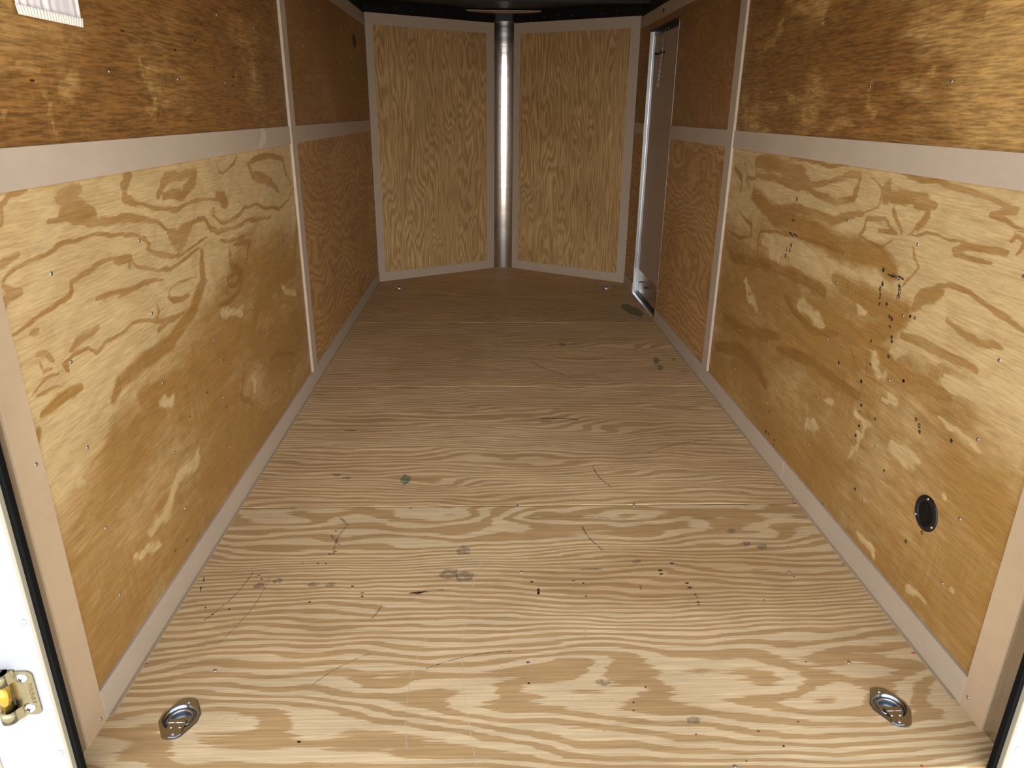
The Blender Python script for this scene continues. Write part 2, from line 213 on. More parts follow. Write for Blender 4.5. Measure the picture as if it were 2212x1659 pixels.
# ---------------------------------------------------------------- materials
def newmat(name, col=(.5, .5, .5), rough=.5, metal=0.0, spec=.5):
    mt = bpy.data.materials.new(name); mt.use_nodes = True; b = mt.node_tree.nodes['Principled BSDF']
    b.inputs['Base Color'].default_value = (*col, 1); b.inputs['Roughness'].default_value = rough
    b.inputs['Metallic'].default_value = metal; b.inputs['Specular IOR Level'].default_value = spec
    return mt, mt.node_tree, b
class G:
    def __init__(s, t): s.t = t
    def n(s, ty, **k):
        x = s.t.nodes.new(ty)
        for a, v in k.items(): setattr(x, a, v)
        return x
    def put(s, sock, v):
        if hasattr(v, 'is_linked'): s.t.links.new(v, sock)
        else: sock.default_value = v
    def m(s, op, a, b=0.0, c=None, clamp=False):
        x = s.n('ShaderNodeMath', operation=op, use_clamp=clamp); s.put(x.inputs[0], a); s.put(x.inputs[1], b)
        if c is not None: s.put(x.inputs[2], c)
        return x.outputs[0]
    def att(s, nm): return s.n('ShaderNodeAttribute', attribute_name=nm).outputs['Fac']
    def vec(s, x, y, z=0.0):
        c = s.n('ShaderNodeCombineXYZ'); s.put(c.inputs[0], x); s.put(c.inputs[1], y); s.put(c.inputs[2], z); return c.outputs[0]
    def noise(s, v, sc=1.0, det=2.0, rough=.5, dist=0.0):
        x = s.n('ShaderNodeTexNoise'); s.put(x.inputs['Vector'], v); x.inputs['Scale'].default_value = sc
        x.inputs['Detail'].default_value = det; x.inputs['Roughness'].default_value = rough; x.inputs['Distortion'].default_value = dist
        return x.outputs['Fac']
    def ss(s, x, a, b, o0=0.0, o1=1.0):
        r_ = s.n('ShaderNodeMapRange', interpolation_type='SMOOTHSTEP'); s.put(r_.inputs[0], x)
        r_.inputs[1].default_value = a; r_.inputs[2].default_value = b; r_.inputs[3].default_value = o0; r_.inputs[4].default_value = o1
        return r_.outputs[0]
    def mix(s, fac, a, b, mode='MIX'):
        x = s.n('ShaderNodeMix', data_type='RGBA', blend_type=mode)
        s.put(x.inputs[0], fac)
        for k, v in ((6, a), (7, b)):
            if isinstance(v, tuple): x.inputs[k].default_value = (*v, 1)
            else: s.t.links.new(v, x.inputs[k])
        return x.outputs[2]
def plywood(name, pale, band, amber, amber_band, ring=1.0, rag=.35, bias=0.0, sharp=.25, stri=(14, 150, .25), fine=.2, specks=.0, rough=.55, chatter=.0, ragscale=(7, 60), fig=1.0, seed=0.0, bumps=.3, streak=.35):
    mt, t, b = newmat(name, rough=rough, spec=.35); g = G(t)
    U, V = g.att('gu'), g.att('gv')
    P = lambda a, c, z=0.0: g.vec(g.m('MULTIPLY', U, a), g.m('MULTIPLY', V, c), z+seed)
    ragn = g.m('SUBTRACT', g.noise(P(*ragscale), 1, 3, .6), .5)
    ragf = g.m('SUBTRACT', g.noise(P(ragscale[0]*3, ragscale[1]*3, 4), 1, 2, .6), .5)
    rg = g.m('ADD', ragn, g.m('MULTIPLY', ragf, .45))
    h = g.m('ADD', g.att('rings'), g.m('MULTIPLY', rg, rag))
    cs = g.m('ADD', g.m('COSINE', g.m('MULTIPLY', h, 2*math.pi)), bias)
    ringmask = g.m('MULTIPLY', g.ss(cs, -sharp, sharp), ring)
    lowr = g.m('SUBTRACT', g.noise(P(4, 16, 17), 1, 3, .6), .5)
    figv = g.m('ADD', g.m('ADD', g.att('figure'), g.m('MULTIPLY', rg, 1.3)), g.m('MULTIPLY', lowr, .55))
    tone = g.ss(g.noise(P(5, 14, 41), 1, 2), .3, .7, .7, 1.0)
    figmask = g.m('MULTIPLY', g.m('MULTIPLY', g.ss(figv, -.15, .40), tone), fig)
    dark = g.m('MAXIMUM', ringmask, figmask)
    st = g.m('ADD', g.att('stain'), g.m('MULTIPLY', g.m('SUBTRACT', g.noise(P(9, 30, 9), 1, 5, .7), .5), .9))
    stm = g.ss(st, .1, .9)
    if chatter:      # faint cross-grain knife chatter
        ch = g.noise(P(95, 3.0, 21), 1, 2, .5); cm = g.ss(g.noise(P(3, 5, 31), 1, 2), .45, .7)
        stm = g.m('SUBTRACT', stm, g.m('MULTIPLY', g.m('MULTIPLY', g.ss(ch, .42, .68), cm), chatter), clamp=True)
    c1 = g.mix(stm, pale, amber); c2 = g.mix(stm, band, amber_band)
    c = g.mix(dark, c1, c2)
    s1 = g.ss(g.noise(P(stri[0], stri[1], 2), 1, 3, .6), .33, .67)
    s2 = g.noise(P(stri[0]*2.5, stri[1]*4, 5), 1, 2, .6)
    s3 = g.noise(P(2.5, 5, 7), 1, 4, .6)
    k = g.m('ADD', 1.0, g.m('MULTIPLY', g.m('SUBTRACT', s1, .5), stri[2]*2))
    k = g.m('ADD', k, g.m('MULTIPLY', g.m('SUBTRACT', s2, .5), fine*2))
    k = g.m('ADD', k, g.m('MULTIPLY', g.m('SUBTRACT', s3, .5), .35))
    s4 = g.noise(P(3.5, 45, 27), 1, 4, .65); k = g.m('ADD', k, g.m('MULTIPLY', g.m('SUBTRACT', s4, .5), streak))
    kk = g.n('ShaderNodeCombineColor'); [t.links.new(k, kk.inputs[i]) for i in range(3)]
    c = g.mix(1.0, c, kk.outputs[0], 'MULTIPLY')
    if specks:
        sp = g.ss(g.noise(P(60, 260, 12), 1, 1, .4), .79-specks, .83-specks)
        c = g.mix(g.m('MULTIPLY', sp, .8), c, (.07, .03, .012))
    t.links.new(c, b.inputs['Base Color'])
    if bumps:
        bp = g.n('ShaderNodeBump'); bp.inputs['Strength'].default_value = bumps; bp.inputs['Distance'].default_value = .0012
        t.links.new(g.m('ADD', s1, g.m('MULTIPLY', s2, .6)), bp.inputs['Height']); t.links.new(bp.outputs[0], b.inputs['Normal'])
    return mt
M_FLOOR = plywood('floor_pine', (.69, .505, .285), (.455, .27, .11), (.56, .375, .19), (.38, .215, .085), ring=.88, rag=.62, sharp=.25, streak=.5, stri=(4, 160, .10), fine=.16, specks=.02, ragscale=(3.2, 55), fig=1, rough=.6, bumps=.15)
M_FLOORB = plywood('floor_pine_tight', (.73, .51, .285), (.50, .315, .145), (.62, .41, .21), (.43, .26, .115), ring=.95, rag=.6, sharp=.4, streak=.6, stri=(4, 160, .13), fine=.16, specks=.02, ragscale=(3.5, 60), rough=.6, bumps=.15, seed=3.3)
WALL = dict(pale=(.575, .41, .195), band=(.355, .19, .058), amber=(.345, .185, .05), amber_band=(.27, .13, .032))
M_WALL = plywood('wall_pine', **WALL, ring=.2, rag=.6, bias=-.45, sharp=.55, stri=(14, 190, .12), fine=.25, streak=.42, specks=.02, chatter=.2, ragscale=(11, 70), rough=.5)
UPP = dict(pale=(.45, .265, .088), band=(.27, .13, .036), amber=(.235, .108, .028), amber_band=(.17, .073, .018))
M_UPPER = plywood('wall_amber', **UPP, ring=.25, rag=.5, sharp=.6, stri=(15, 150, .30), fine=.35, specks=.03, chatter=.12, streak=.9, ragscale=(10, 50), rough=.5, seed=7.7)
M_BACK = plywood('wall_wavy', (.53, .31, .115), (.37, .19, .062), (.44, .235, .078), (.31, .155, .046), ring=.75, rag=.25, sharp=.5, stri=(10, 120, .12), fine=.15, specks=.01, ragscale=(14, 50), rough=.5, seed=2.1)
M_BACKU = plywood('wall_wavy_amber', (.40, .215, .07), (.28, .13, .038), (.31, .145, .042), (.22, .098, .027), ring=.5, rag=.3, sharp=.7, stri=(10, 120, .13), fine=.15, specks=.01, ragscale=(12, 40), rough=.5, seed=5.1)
M_NOSE = plywood('nose_pine', (.60, .40, .175), (.37, .215, .078), (.51, .32, .13), (.31, .17, .058), ring=.72, rag=1.0, bias=-.1, sharp=.7, stri=(5, 130, .18), fine=.2, specks=.01, ragscale=(2.5, 85), rough=.55, seed=1.1)
def luan(name, col, edge=False):
    mt, t, b = newmat(name, col, .6, spec=.3); g = G(t)
    tc = g.n('ShaderNodeTexCoord').outputs['Object']; mp = g.n('ShaderNodeMapping'); t.links.new(tc, mp.inputs[0])
    mp.inputs['Scale'].default_value = (40, 14, 40) if not edge else (200, 200, 260)
    n1 = g.noise(mp.outputs[0], 1, 3, .6); n2 = g.noise(tc, 5, 3, .6)
    k = g.m('ADD', .86, g.m('ADD', g.m('MULTIPLY', n1, .14 if not edge else .9), g.m('MULTIPLY', n2, .18 if not edge else -.5)))
    kk = g.n('ShaderNodeCombineColor'); [t.links.new(k, kk.inputs[i]) for i in range(3)]
    t.links.new(g.mix(1.0, col, kk.outputs[0], 'MULTIPLY'), b.inputs['Base Color'])
    return mt
M_TRIM = luan('luan_trim', (.485, .39, .295)); M_POST = luan('luan_post', (.50, .365, .235)); M_DOOR = luan('luan_door', (.42, .32, .225))
M_EDGE = luan('ply_edge', (.50, .36, .27), True)
M_BLACK = newmat('black_paint', (.005, .005, .005), .5, spec=.3)[0]
M_ROOF = newmat('black_roof', (.004, .004, .0045), .55)[0]
M_RUBBER = newmat('black_rubber', (.003, .003, .003), .8, spec=.12)[0]
M_PLAST = newmat('black_plastic', (.005, .005, .0055), .5)[0]
M_WHITE = newmat('white_aluminium', (.30, .31, .33), .4, spec=.5)[0]
M_CREAM = newmat('cream_edge', (.30, .27, .20), .5)[0]
def metal(name, col, rough, sc=None):
    mt, t, b = newmat(name, col, rough, 1.0); g = G(t)
    tc = g.n('ShaderNodeTexCoord').outputs['Object']
    if sc:
        mp = g.n('ShaderNodeMapping'); t.links.new(tc, mp.inputs[0]); mp.inputs['Scale'].default_value = sc
        n = g.noise(mp.outputs[0], 1, 3, .6)
    else: n = g.noise(tc, 60, 3, .6)
    t.links.new(g.ss(n, .2, .8, rough*.75, rough*1.3), b.inputs['Roughness'])
    return mt
M_ZINC = metal('zinc_plated', (.62, .63, .65), .22); M_ZDARK = metal('pressed_zinc', (.46, .50, .55), .2)
M_SCREW = metal('screw_zinc', (.55, .56, .58), .3)
M_ALU = metal('mill_aluminium', (.72, .73, .75), .3, (300, 300, 6)); M_STEEL = metal('brushed_corner', (.66, .63, .60), .15, (1, 1, 30))
M_JAMB = metal('brushed_jamb', (.50, .46, .40), .38, (6, 200, 3)); M_BRASS = metal('yellow_zinc', (.27, .235, .145), .25); M_KICK = metal('kick_plate', (.42, .39, .36), .20, (4, 40, 4))
def markmat(name, col, dens, sc=(120, 120, 120), thr=.5):
    mt, t, b = newmat(name, col, .8, spec=.1); g = G(t)
    tc = g.n('ShaderNodeTexCoord').outputs['Object']; mp = g.n('ShaderNodeMapping'); t.links.new(tc, mp.inputs[0]); mp.inputs['Scale'].default_value = sc
    n = g.noise(mp.outputs[0], 1, 4, .6); t.links.new(g.ss(n, thr-.12, thr+.12, 0, dens), b.inputs['Alpha']); return mt
M_INK = markmat('black_ink', (.02, .022, .025), .95, (150, 150, 150), .47)
M_BURN = markmat('brown_pitch', (.06, .022, .016), .95, (80, 300, 80), .42)
M_SMUDGE = markmat('grey_smudge', (.17, .14, .11), .38, (90, 50, 40), .42)
M_GREEN = markmat('green_marker', (.05, .18, .13), .55, (60, 200, 60), .45)
M_REDM = markmat('red_marker', (.55, .04, .05), .95, (100, 100, 100), .3)
# ---------------------------------------------------------------- ground outside
def ground():
    mt, t, b = newmat('gravel_ground', rough=.9); g = G(t); tc = g.n('ShaderNodeTexCoord').outputs['Object']
    n = g.noise(tc, 90, 3, .7); c = g.mix(g.ss(n, .3, .7), (.36, .34, .30), (.66, .62, .56)); t.links.new(c, b.inputs['Base Color'])
    bm = bmesh.new(); n_ = 14
    for i in range(n_):
        for j in range(n_):
            pass
    bmesh.ops.create_grid(bm, x_segments=30, y_segments=30, size=20)
    for v in bm.verts: v.co.z = .02*math.sin(v.co.x*1.7)*math.cos(v.co.y*1.3)
    o = bobj('ground', bm, mt, loc=(0, -4, -.62)); tag(o, kind='structure')
ground()
# ---------------------------------------------------------------- floor sheets
floor = link('floor', None) if False else None
bm = bmesh.new(); box(bm, -1.06, 1.06, .085, 4.93, -.05, -.0192)
vs_ = [bm.verts.new(c) for c in ((-1.06, 4.93, -.05), (1.06, 4.93, -.05), (.12, 5.6, -.05), (-.08, 5.6, -.05), (-1.06, 4.93, -.019), (1.06, 4.93, -.019), (.12, 5.6, -.019), (-.08, 5.6, -.019))]
for q in ((0,3,2,1),(4,5,6,7),(0,1,5,4),(1,2,6,5),(2,3,7,6),(3,0,4,7)): bm.faces.new([vs_[i] for i in q])
floor = bobj('floor', bm, M_BLACK); tag(floor, kind='structure')
def f1(P, Q):
    h = Q*27+2.3*fbm(P*.8, Q*3.2, 3, 1)+.5*fbm(P*4, Q*9, 2, 11)+6*fbm(P*.25, Q*1.6, 1, 21)
    h += 2.6*bump(P, Q, .62, .22, .42, .16)+1.6*bump(P, Q, .18, 1.02, .5, .09)-1.6*bump(P, Q, .45, 1.17, .35, .07)+1.3*bump(P, Q, -.35, .93, .4, .07)
    h += 1.2*bump(P, Q, .1, .30, .5, .08)-1.4*np.abs(P-.35)*bump(P, Q, .45, .18, .5, .2)
    h += 3.5*sstep(.98, 1.18, Q)*sstep(.1, -.3, P)
    s = np.full(P.shape, -1.0)
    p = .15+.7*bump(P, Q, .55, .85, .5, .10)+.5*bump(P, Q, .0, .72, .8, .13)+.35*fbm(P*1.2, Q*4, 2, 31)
    return h, s, p
def f2(P, Q):
    h = Q*34+2.6*fbm(P*.9, Q*3.4, 3, 2)+.4*fbm(P*4, Q*10, 2, 12)
    h += 2.2*bump(P, Q, -.30, 1.38, .13, .05)+1.2*bump(P, Q, .1, 1.47, .4, .07)
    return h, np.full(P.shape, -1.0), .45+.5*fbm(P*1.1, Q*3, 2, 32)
def f3(P, Q):
    h = Q*34+2.6*fbm(P*.9, Q*2.6, 3, 3)+.4*fbm(P*4, Q*10, 2, 13)
    h += 3.2*bump(P, Q, -.02, 3.15, .40, .12)+2*bump(P, Q, .1, 2.75, .3, .06)+1.5*bump(P, Q, .75, 3.05, .12, .1)
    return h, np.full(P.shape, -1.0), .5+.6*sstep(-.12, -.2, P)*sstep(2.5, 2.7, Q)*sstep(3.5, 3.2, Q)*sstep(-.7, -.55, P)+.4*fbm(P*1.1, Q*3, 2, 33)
def f4(P, Q):
    h = Q*34+2.6*fbm(P*1.1, Q*2.6, 3, 4)+.4*fbm(P*4, Q*10, 2, 14)+3*bump(P, Q, .25, 3.95, .3, .1)+2*bump(P, Q, -.2, 4.4, .3, .1)
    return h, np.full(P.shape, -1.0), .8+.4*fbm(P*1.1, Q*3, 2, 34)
XY = ((0, 0, 0), (1, 0, 0), (0, 1, 0), (0, 0, 1))
FS = []
FS.append(sheet('floor_sheet', *XY, -HW-.004, HW+.004, .068, 1.2194, .006, M_FLOOR, f1, floor, .019, wells=((-.859, .252, .040), (.852, .247, .040))))
FS.append(sheet('floor_sheet', *XY, -HW-.004, HW+.004, 1.2200, 2.4394, .009, M_FLOORB, f2, floor, .019))
FS.append(sheet('floor_sheet', *XY, -HW-.004, HW+.004, 2.4400, 3.6595, .012, M_FLOORB, f3, floor, .019))
def nose_y(us): return np.full(us.shape, 3.660), np.interp(us, [-1.045, -.09, .13, 1.045], [4.93, 5.58, 5.58, 4.91])
FS.append(sheet('floor_sheet', *XY, -HW-.004, HW+.004, 3.66, 5.0, .014, M_FLOORB, f4, floor, .019, clip=nose_y, wells=((-.843, 4.727, .040), (.851, 4.733, .040))))
bm = bmesh.new(); box(bm, -1.0, 1.0, .035, .066, -.12, -.006, .002); sill = bobj('trim_1', bm, M_RUBBER); tag(sill, kind='structure')
# ---------------------------------------------------------------- walls
def fwallL(P, Q):
    s = strokes(P, Q, D['Lw'], 1.6)
    st = strokes(P, Q, D['SL'], 1.5); li = strokes(P, Q, D['LL'], 1.0, 3.5)
    wob = .12*fbm(P*1.5, Q*2, 2, 51)
    p = .78*sstep(.78, .52, Q-.12*(P-.3)+wob)+.25*fbm(P*2, Q*4, 3, 41)
    p = np.maximum(p, np.clip(st*1.4, 0, .95)); p = p-.75*sstep(-.5, .8, li)
    h = Q*6+3.2*fbm(P*1.0, Q*2.2, 3, 61)+.3*fbm(P*6, Q*14, 2, 66)
    return h, s, p
def fwallR(P, Q):
    s = strokes(P, Q, D['Rw'], 1.5)
    st = strokes(P, Q, D['SR'], 1.5); li = strokes(P, Q, D['LR'], 1.0, 3.5)
    wob = .12*fbm(P*1.5, Q*2, 2, 52)
    p = .75*sstep(.80, .55, Q-.16*(P-.3)+wob)+.25*fbm(P*2, Q*4, 3, 42)
    p = np.maximum(p, np.clip(st*1.4, 0, .95)); p = p-.75*sstep(-.5, .8, li)
    return Q*6+3.2*fbm(P*1.0, Q*2.2, 3, 62)+.3*fbm(P*6, Q*14, 2, 67), s, p
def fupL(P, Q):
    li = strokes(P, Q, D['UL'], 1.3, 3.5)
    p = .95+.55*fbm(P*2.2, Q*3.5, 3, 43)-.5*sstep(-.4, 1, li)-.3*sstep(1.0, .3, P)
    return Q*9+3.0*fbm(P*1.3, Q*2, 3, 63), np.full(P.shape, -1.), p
def fupR(P, Q):
    li = strokes(P, Q, D['UR'], 1.3, 3.5)
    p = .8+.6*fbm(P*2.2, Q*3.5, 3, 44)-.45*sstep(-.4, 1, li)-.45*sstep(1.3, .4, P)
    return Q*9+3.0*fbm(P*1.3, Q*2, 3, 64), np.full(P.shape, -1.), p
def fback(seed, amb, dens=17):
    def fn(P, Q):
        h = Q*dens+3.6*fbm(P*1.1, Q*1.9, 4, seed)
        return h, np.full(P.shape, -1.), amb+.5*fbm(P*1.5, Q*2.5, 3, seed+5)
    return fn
def wall(side):
    sx = -1 if side == 'left' else 1
    A = (sx*HW, 0, 0); U = (0, 1, 0); V = (0, 0, 1); N = (-sx, 0, 0)
    bm = bmesh.new()
    if side == 'left': box(bm, sx*(HW+.06)-.02, sx*(HW+.06)+.02, .10, 4.98, -.05, 2.16)
    else:
        for a in ((.10, 3.712, -.05, 2.16), (4.53, 4.95, -.05, 2.16), (3.712, 4.53, 1.893, 2.16)): box(bm, HW+.040, HW+.08, *a)
    w = bobj('wall_'+side, bm, M_WHITE); tag(w, kind='structure')
    if side == 'left':
        sh = [sheet('plywood_sheet', A, U, V, N, .172, 2.452, .0, 1.2385, .006, M_WALL, fwallL, w),
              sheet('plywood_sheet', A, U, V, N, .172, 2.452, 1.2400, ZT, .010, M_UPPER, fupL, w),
              sheet('plywood_sheet', A, U, V, N, 2.4535, 4.93, .0, 1.2385, .012, M_BACK, fback(71, .35), w),
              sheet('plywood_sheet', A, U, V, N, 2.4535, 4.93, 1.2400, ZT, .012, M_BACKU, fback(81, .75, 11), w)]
    else:
        hole = (3.712, 4.53, -.01, 1.893)
        sh = [sheet('plywood_sheet', A, U, V, N, .172, 2.452, .0, 1.2385, .006, M_WALL, fwallR, w),
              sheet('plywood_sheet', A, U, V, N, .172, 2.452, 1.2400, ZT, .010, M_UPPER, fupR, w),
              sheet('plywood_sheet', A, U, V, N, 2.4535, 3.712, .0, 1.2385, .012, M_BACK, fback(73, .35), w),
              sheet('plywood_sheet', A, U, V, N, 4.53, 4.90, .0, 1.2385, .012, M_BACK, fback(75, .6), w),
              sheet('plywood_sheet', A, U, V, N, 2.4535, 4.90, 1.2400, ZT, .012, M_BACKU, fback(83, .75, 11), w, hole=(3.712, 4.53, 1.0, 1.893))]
    return w, sh
WL, SHL = wall('left'); WR, SHR = wall('right')
# trims
TN = [1]
def trimbox(x0, x1, y0, y1, z0, z1, mat=None, name=None, bev=.0008):
    bm = bmesh.new(); box(bm, x0, x1, y0, y1, z0, z1, bev)
    if name is None: TN[0] += 1; name = 'trim_%d' % TN[0]
    o = bobj(name, bm, mat or M_TRIM); tag(o, kind='structure'); return o
T = .0055
def lr(sx, y0, y1, z0, z1, th=T, mat=None, name=None):
    a, b = sx*(HW+.001), sx*(HW-th); return trimbox(min(a, b), max(a, b), y0, y1, z0, z1, mat, name)
LT = {}
for sx, side in ((-1, 'left'), (1, 'right')):
    LT[side] = lr(sx, .170, .250, -.002, ZT, .0075, M_POST)                       # rear post
    lr(sx, 2.447, 2.535, .083, ZT, .012)                                 # batten at the sheet joint
    lr(sx, .250, 2.447, 1.2005, 1.2785)                                  # rail, rear half
    if side == 'left':
        lr(sx, 2.535, 4.905, 1.2005, 1.2785); lr(sx, .250, 4.905, 1.942, ZT)
        lr(sx, .250, 2.470, .0, .083, .008, name='baseboard_left'); lr(sx, 2.471, 4.915, .0, .083, .008, name='baseboard_left')
    else:
        lr(sx, 2.535, 3.712, 1.2005, 1.2785); lr(sx, 4.53, 4.88, 1.2005, 1.2785); lr(sx, .250, 4.88, 1.942, ZT)
        lr(sx, .250, 1.395, .0, .083, .008, name='baseboard_right'); lr(sx, 1.397, 3.712, .0, .083, .0085, name='baseboard_right'); lr(sx, 4.53, 4.89, .0, .083, .008, name='baseboard_right')
M_CAULK = luan('caulk', (.40, .31, .20))
for sx, y1 in ((-1, 4.90), (1, 3.70)):
    a, b = sorted((sx*(HW-.0075), sx*(HW-.017))); trimbox(a, b, .26, y1, -.001, .003, M_CAULK)
# nose walls
VL = ((-1.036, 4.92), (-.064, 5.525)); VR = ((.104, 5.525), (1.036, 4.90))
def nosewall(name, Aq, Bq, seed):
    A = Vector((*Aq, 0)); Bv = Vector((*Bq, 0)); U = (Bv-A).normalized(); L = (Bv-A).length; V = Vector((0, 0, 1)); N = V.cross(U).normalized()
    if N.y > 0: N = -N
    bm = bmesh.new(); obox(bm, A, U, V, N, -.03, L+.02, -.05, 2.16, -.05, -.010)
    w = bobj(name, bm, M_BLACK); tag(w, kind='structure')
    def fn(P, Q):
        h = P*28+4.6*fbm(P*2.2, Q*.7, 3, seed)+2.4*fbm(P*8, Q*1.0, 3, seed+3)+5*fbm(P*1.3, Q*.15, 1, seed+40)+2.2*bump(P, Q, .28*L, .9, .12, .6)+2.0*bump(P, Q, .6*L, 1.5, .12, .5)
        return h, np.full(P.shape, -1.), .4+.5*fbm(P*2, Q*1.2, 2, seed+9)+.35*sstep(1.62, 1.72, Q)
    sh = sheet('plywood_sheet', A, U, V, N, 0, L, 0, ZT+.01, .012, M_NOSE, fn, w, swap=True)
    for u0_, u1_, v0_, v1_ in ((.0, .062, 0, ZT+.012), (L-.078, L, 0, ZT+.012), (.062, L-.078, 1.952, ZT+.012), (.062, L-.078, 0, .075)):
        TN[0] += 1; bm = bmesh.new(); obox(bm, A, U, V, N, u0_, u1_, v0_, v1_, -.001, T)
        tag(bobj('trim_%d' % TN[0], bm, M_TRIM), kind='structure')
    return w, sh, A, U, V, N
NL = nosewall('wall_front_left', *VL, 91); NR = nosewall('wall_front_right', *VR, 95)
# curved metal corner of the nose
bm = bmesh.new(); n = 24; pl = []
for z in (-.004, 2.05):
    row = []
    for i in range(n+1):
        a = math.radians(25)*(2*i/n-1); row.append(bm.verts.new((.020+.208*math.sin(a), 5.522+.208*(math.cos(a)-.906), z)))
    pl.append(row)
for i in range(n): bm.faces.new((pl[0][i], pl[0][i+1], pl[1][i+1], pl[1][i]))
nose = bobj('nose_corner', bm, M_STEEL, smooth=True)
TN[0] += 1; nose.name = 'trim_%d' % TN[0]; tag(nose, 'brushed metal corner sheet closing the tip of the V nose', kind='structure')
# ceiling, fascia above the lining
bm = bmesh.new()
prism(bm, [(-1.12, .04), (1.12, .04), (1.12, 4.95), (.12, 5.66), (-.08, 5.66), (-1.12, 4.97)], 2.115, 2.16)
ceil = bobj('ceiling', bm, M_ROOF); tag(ceil, kind='structure')
for k in range(8):
    y = .42+k*.61; bm = bmesh.new(); hw = 1.06 if y < 4.9 else 1.06-(y-4.9)*1.5
    box(bm, -hw, hw, y-.019, y+.019, 2.085, 2.116, .003); bobj('roof_bow', bm, M_ROOF, ceil)
for nm, pts in (('fascia', [(-1.045, .1), (-1.045, 4.93), (-.07, 5.545), (.11, 5.545), (1.045, 4.91), (1.045, .1)]),):
    bm = bmesh.new()
    for (a, b) in zip(pts, pts[1:]):
        A = Vector((*a, 0)); Bv = Vector((*b, 0)); U = (Bv-A).normalized(); L = (Bv-A).length; N = Vector((0, 0, 1)).cross(U)
        obox(bm, A, U, (0, 0, 1), N, -.003, L+.003, ZT-.01, 2.116, .001, .02)
    bobj(nm, bm, M_ROOF, ceil)
bm = bmesh.new(); arc = [(.01+.30*math.cos(t), 5.33+.17*math.sin(t)) for t in [math.pi*i/20 for i in range(21)]]
prism(bm, arc, 2.100, 2.106); bobj('nose_gusset', bm, M_TRIM, ceil)['label'] = 'thin beige wood gusset under the roof tip'
# ---------------------------------------------------------------- screws
def screw_mesh():
    bm = bmesh.new()
    lathe(bm, [(.0046, -.0005), (.0046, .0004), (.0040, .0010), (.0022, .0013), (.0012, .0002), (0, 0)], 14)
    for a in (0, math.pi/2):
        obox(bm, (0, 0, 0), (math.cos(a), math.sin(a), 0), (-math.sin(a), math.cos(a), 0), (0, 0, 1), -.0026, .0026, -.0004, .0004, .0010, .0014)
    me = bpy.data.meshes.new('screw'); bmesh.ops.recalc_face_normals(bm, faces=bm.faces[:]); bm.to_mesh(me); bm.free()
    for p in me.polygons: p.use_smooth = True
    me.materials.append(M_SCREW); return me
SM = screw_mesh()
def screw(parent, loc, N, s=1.0, name='screw'):
    o = bpy.data.objects.new(name, SM); COL.objects.link(o); o.parent = parent
    q = Vector(N).to_track_quat('Z', 'Y'); o.rotation_euler = q.to_euler(); o.location = Vector(loc)+Vector(N)*.0002; o.scale = (s, s, s)
    return o
for sx, w, sh, keyL, keyU, keyB in ((-1, WL, SHL, 'scrL', 'scrLU', 'scrLUB'), (1, WR, SHR, 'scrR', 'scrRU', 'scrRUB')):
    N = (-sx, 0, 0)
    for y in (.423, .830, 1.240, 1.650, 2.062):
        for z in (.230, .419, .630, .829, 1.029):
            screw(sh[0], (sx*HW, y+random.uniform(-.005, .005), z+random.uniform(-.004, .004)), N)
        for z in (1.434, 1.648, 1.86):
            if y > 1.0+(z-1.434)*2 or (y > .8 and z < 1.5): screw(sh[1], (sx*HW, y, z+random.uniform(-.004, .004)), N)
    for y in (2.885, 3.30, 3.66 if sx > 0 else 4.10):
        for z in (.219, .407, .614, .820, 1.022):
            screw(sh[2], (sx*HW, y, z+random.uniform(-.006, .006)), N)
        for z in (1.440, 1.648, 1.853):
            screw(sh[4 if sx > 0 else 3], (sx*HW, y, z), N)
screw(LT['left'], (-HW+.0075, .227, .684), (1, 0, 0)); screw(LT['left'], (-HW+.0075, .231, .022), (1, 0, 0)); screw(LT['right'], (HW-.0075, .231, .039), (-1, 0, 0))
for key, pack in (('scrVL', NL), ('scrVR', NR)):
    w, sh, A, U, V, N = pack
    for a in ((.392, .816) if key == 'scrVL' else (.306, .734)):
        for z in (.230, .430, .632, .826, 1.040, 1.256, 1.460, 1.681, 1.884):
            screw(sh, A+U*a+V*z, N)
for x, y in D['scrF']:
    k = 0 if y < 1.2185 else 1 if y < 2.4395 else 2
    screw(FS[k], (x, y, 0), (0, 0, 1))
# ---------------------------------------------------------------- marks (ink, pitch, smudges) as thin films on the sheets
def blob(name, parent, c, U, V, N, ru, rv, mat, ang=0.0, label=None, n=14, jag=.3):
    bm = bmesh.new(); c, U, V, N = Vector(c), Vector(U), Vector(V), Vector(N); vs = []
    for i in range(n):
        a = 2*math.pi*i/n; k = 1+random.uniform(-jag, jag*.5); x, y = math.cos(a)*ru*k, math.sin(a)*rv*k
        x, y = x*math.cos(ang)-y*math.sin(ang), x*math.sin(ang)+y*math.cos(ang)
        vs.append(bm.verts.new(c+U*x+V*y+N*.0004))
    bm.faces.new(vs); o = bobj(name, bm, mat, parent)
    if label: o['label'] = label
    return o
UY, UX, UZ = (0, 1, 0), (1, 0, 0), (0, 0, 1)
for i, (y, z) in enumerate(D['inkR']+D['inkR2']):
    up = z > 1.2
    burn = i in (20, 21, 24, 54, 59, 60, 38)
    big = i in (1, 9, 12, 41)
    dy, dz = (.020, .0035) if i in (0, 1, 2, 9, 10, 11) else (.007, .010) if i < 18 else (.007, .006)
    blob('pitch_mark' if burn else 'ink_mark', SHR[0] if y < 2.45 else SHR[2], (HW, y, z), UY, UZ, (-1, 0, 0), dy*(1.2 if big else 1), dz*(1.3 if big else 1), M_BURN if burn else M_INK, random.uniform(-.3, .3))
for i in range(14):   # pitch flecks along the wall grain
    blob('pitch_mark', SHL[0], (-HW, random.uniform(.5, 2.3), random.uniform(.12, .7)), UY, UZ, (1, 0, 0), .012, .0016, M_BURN, random.uniform(-.1, .1))
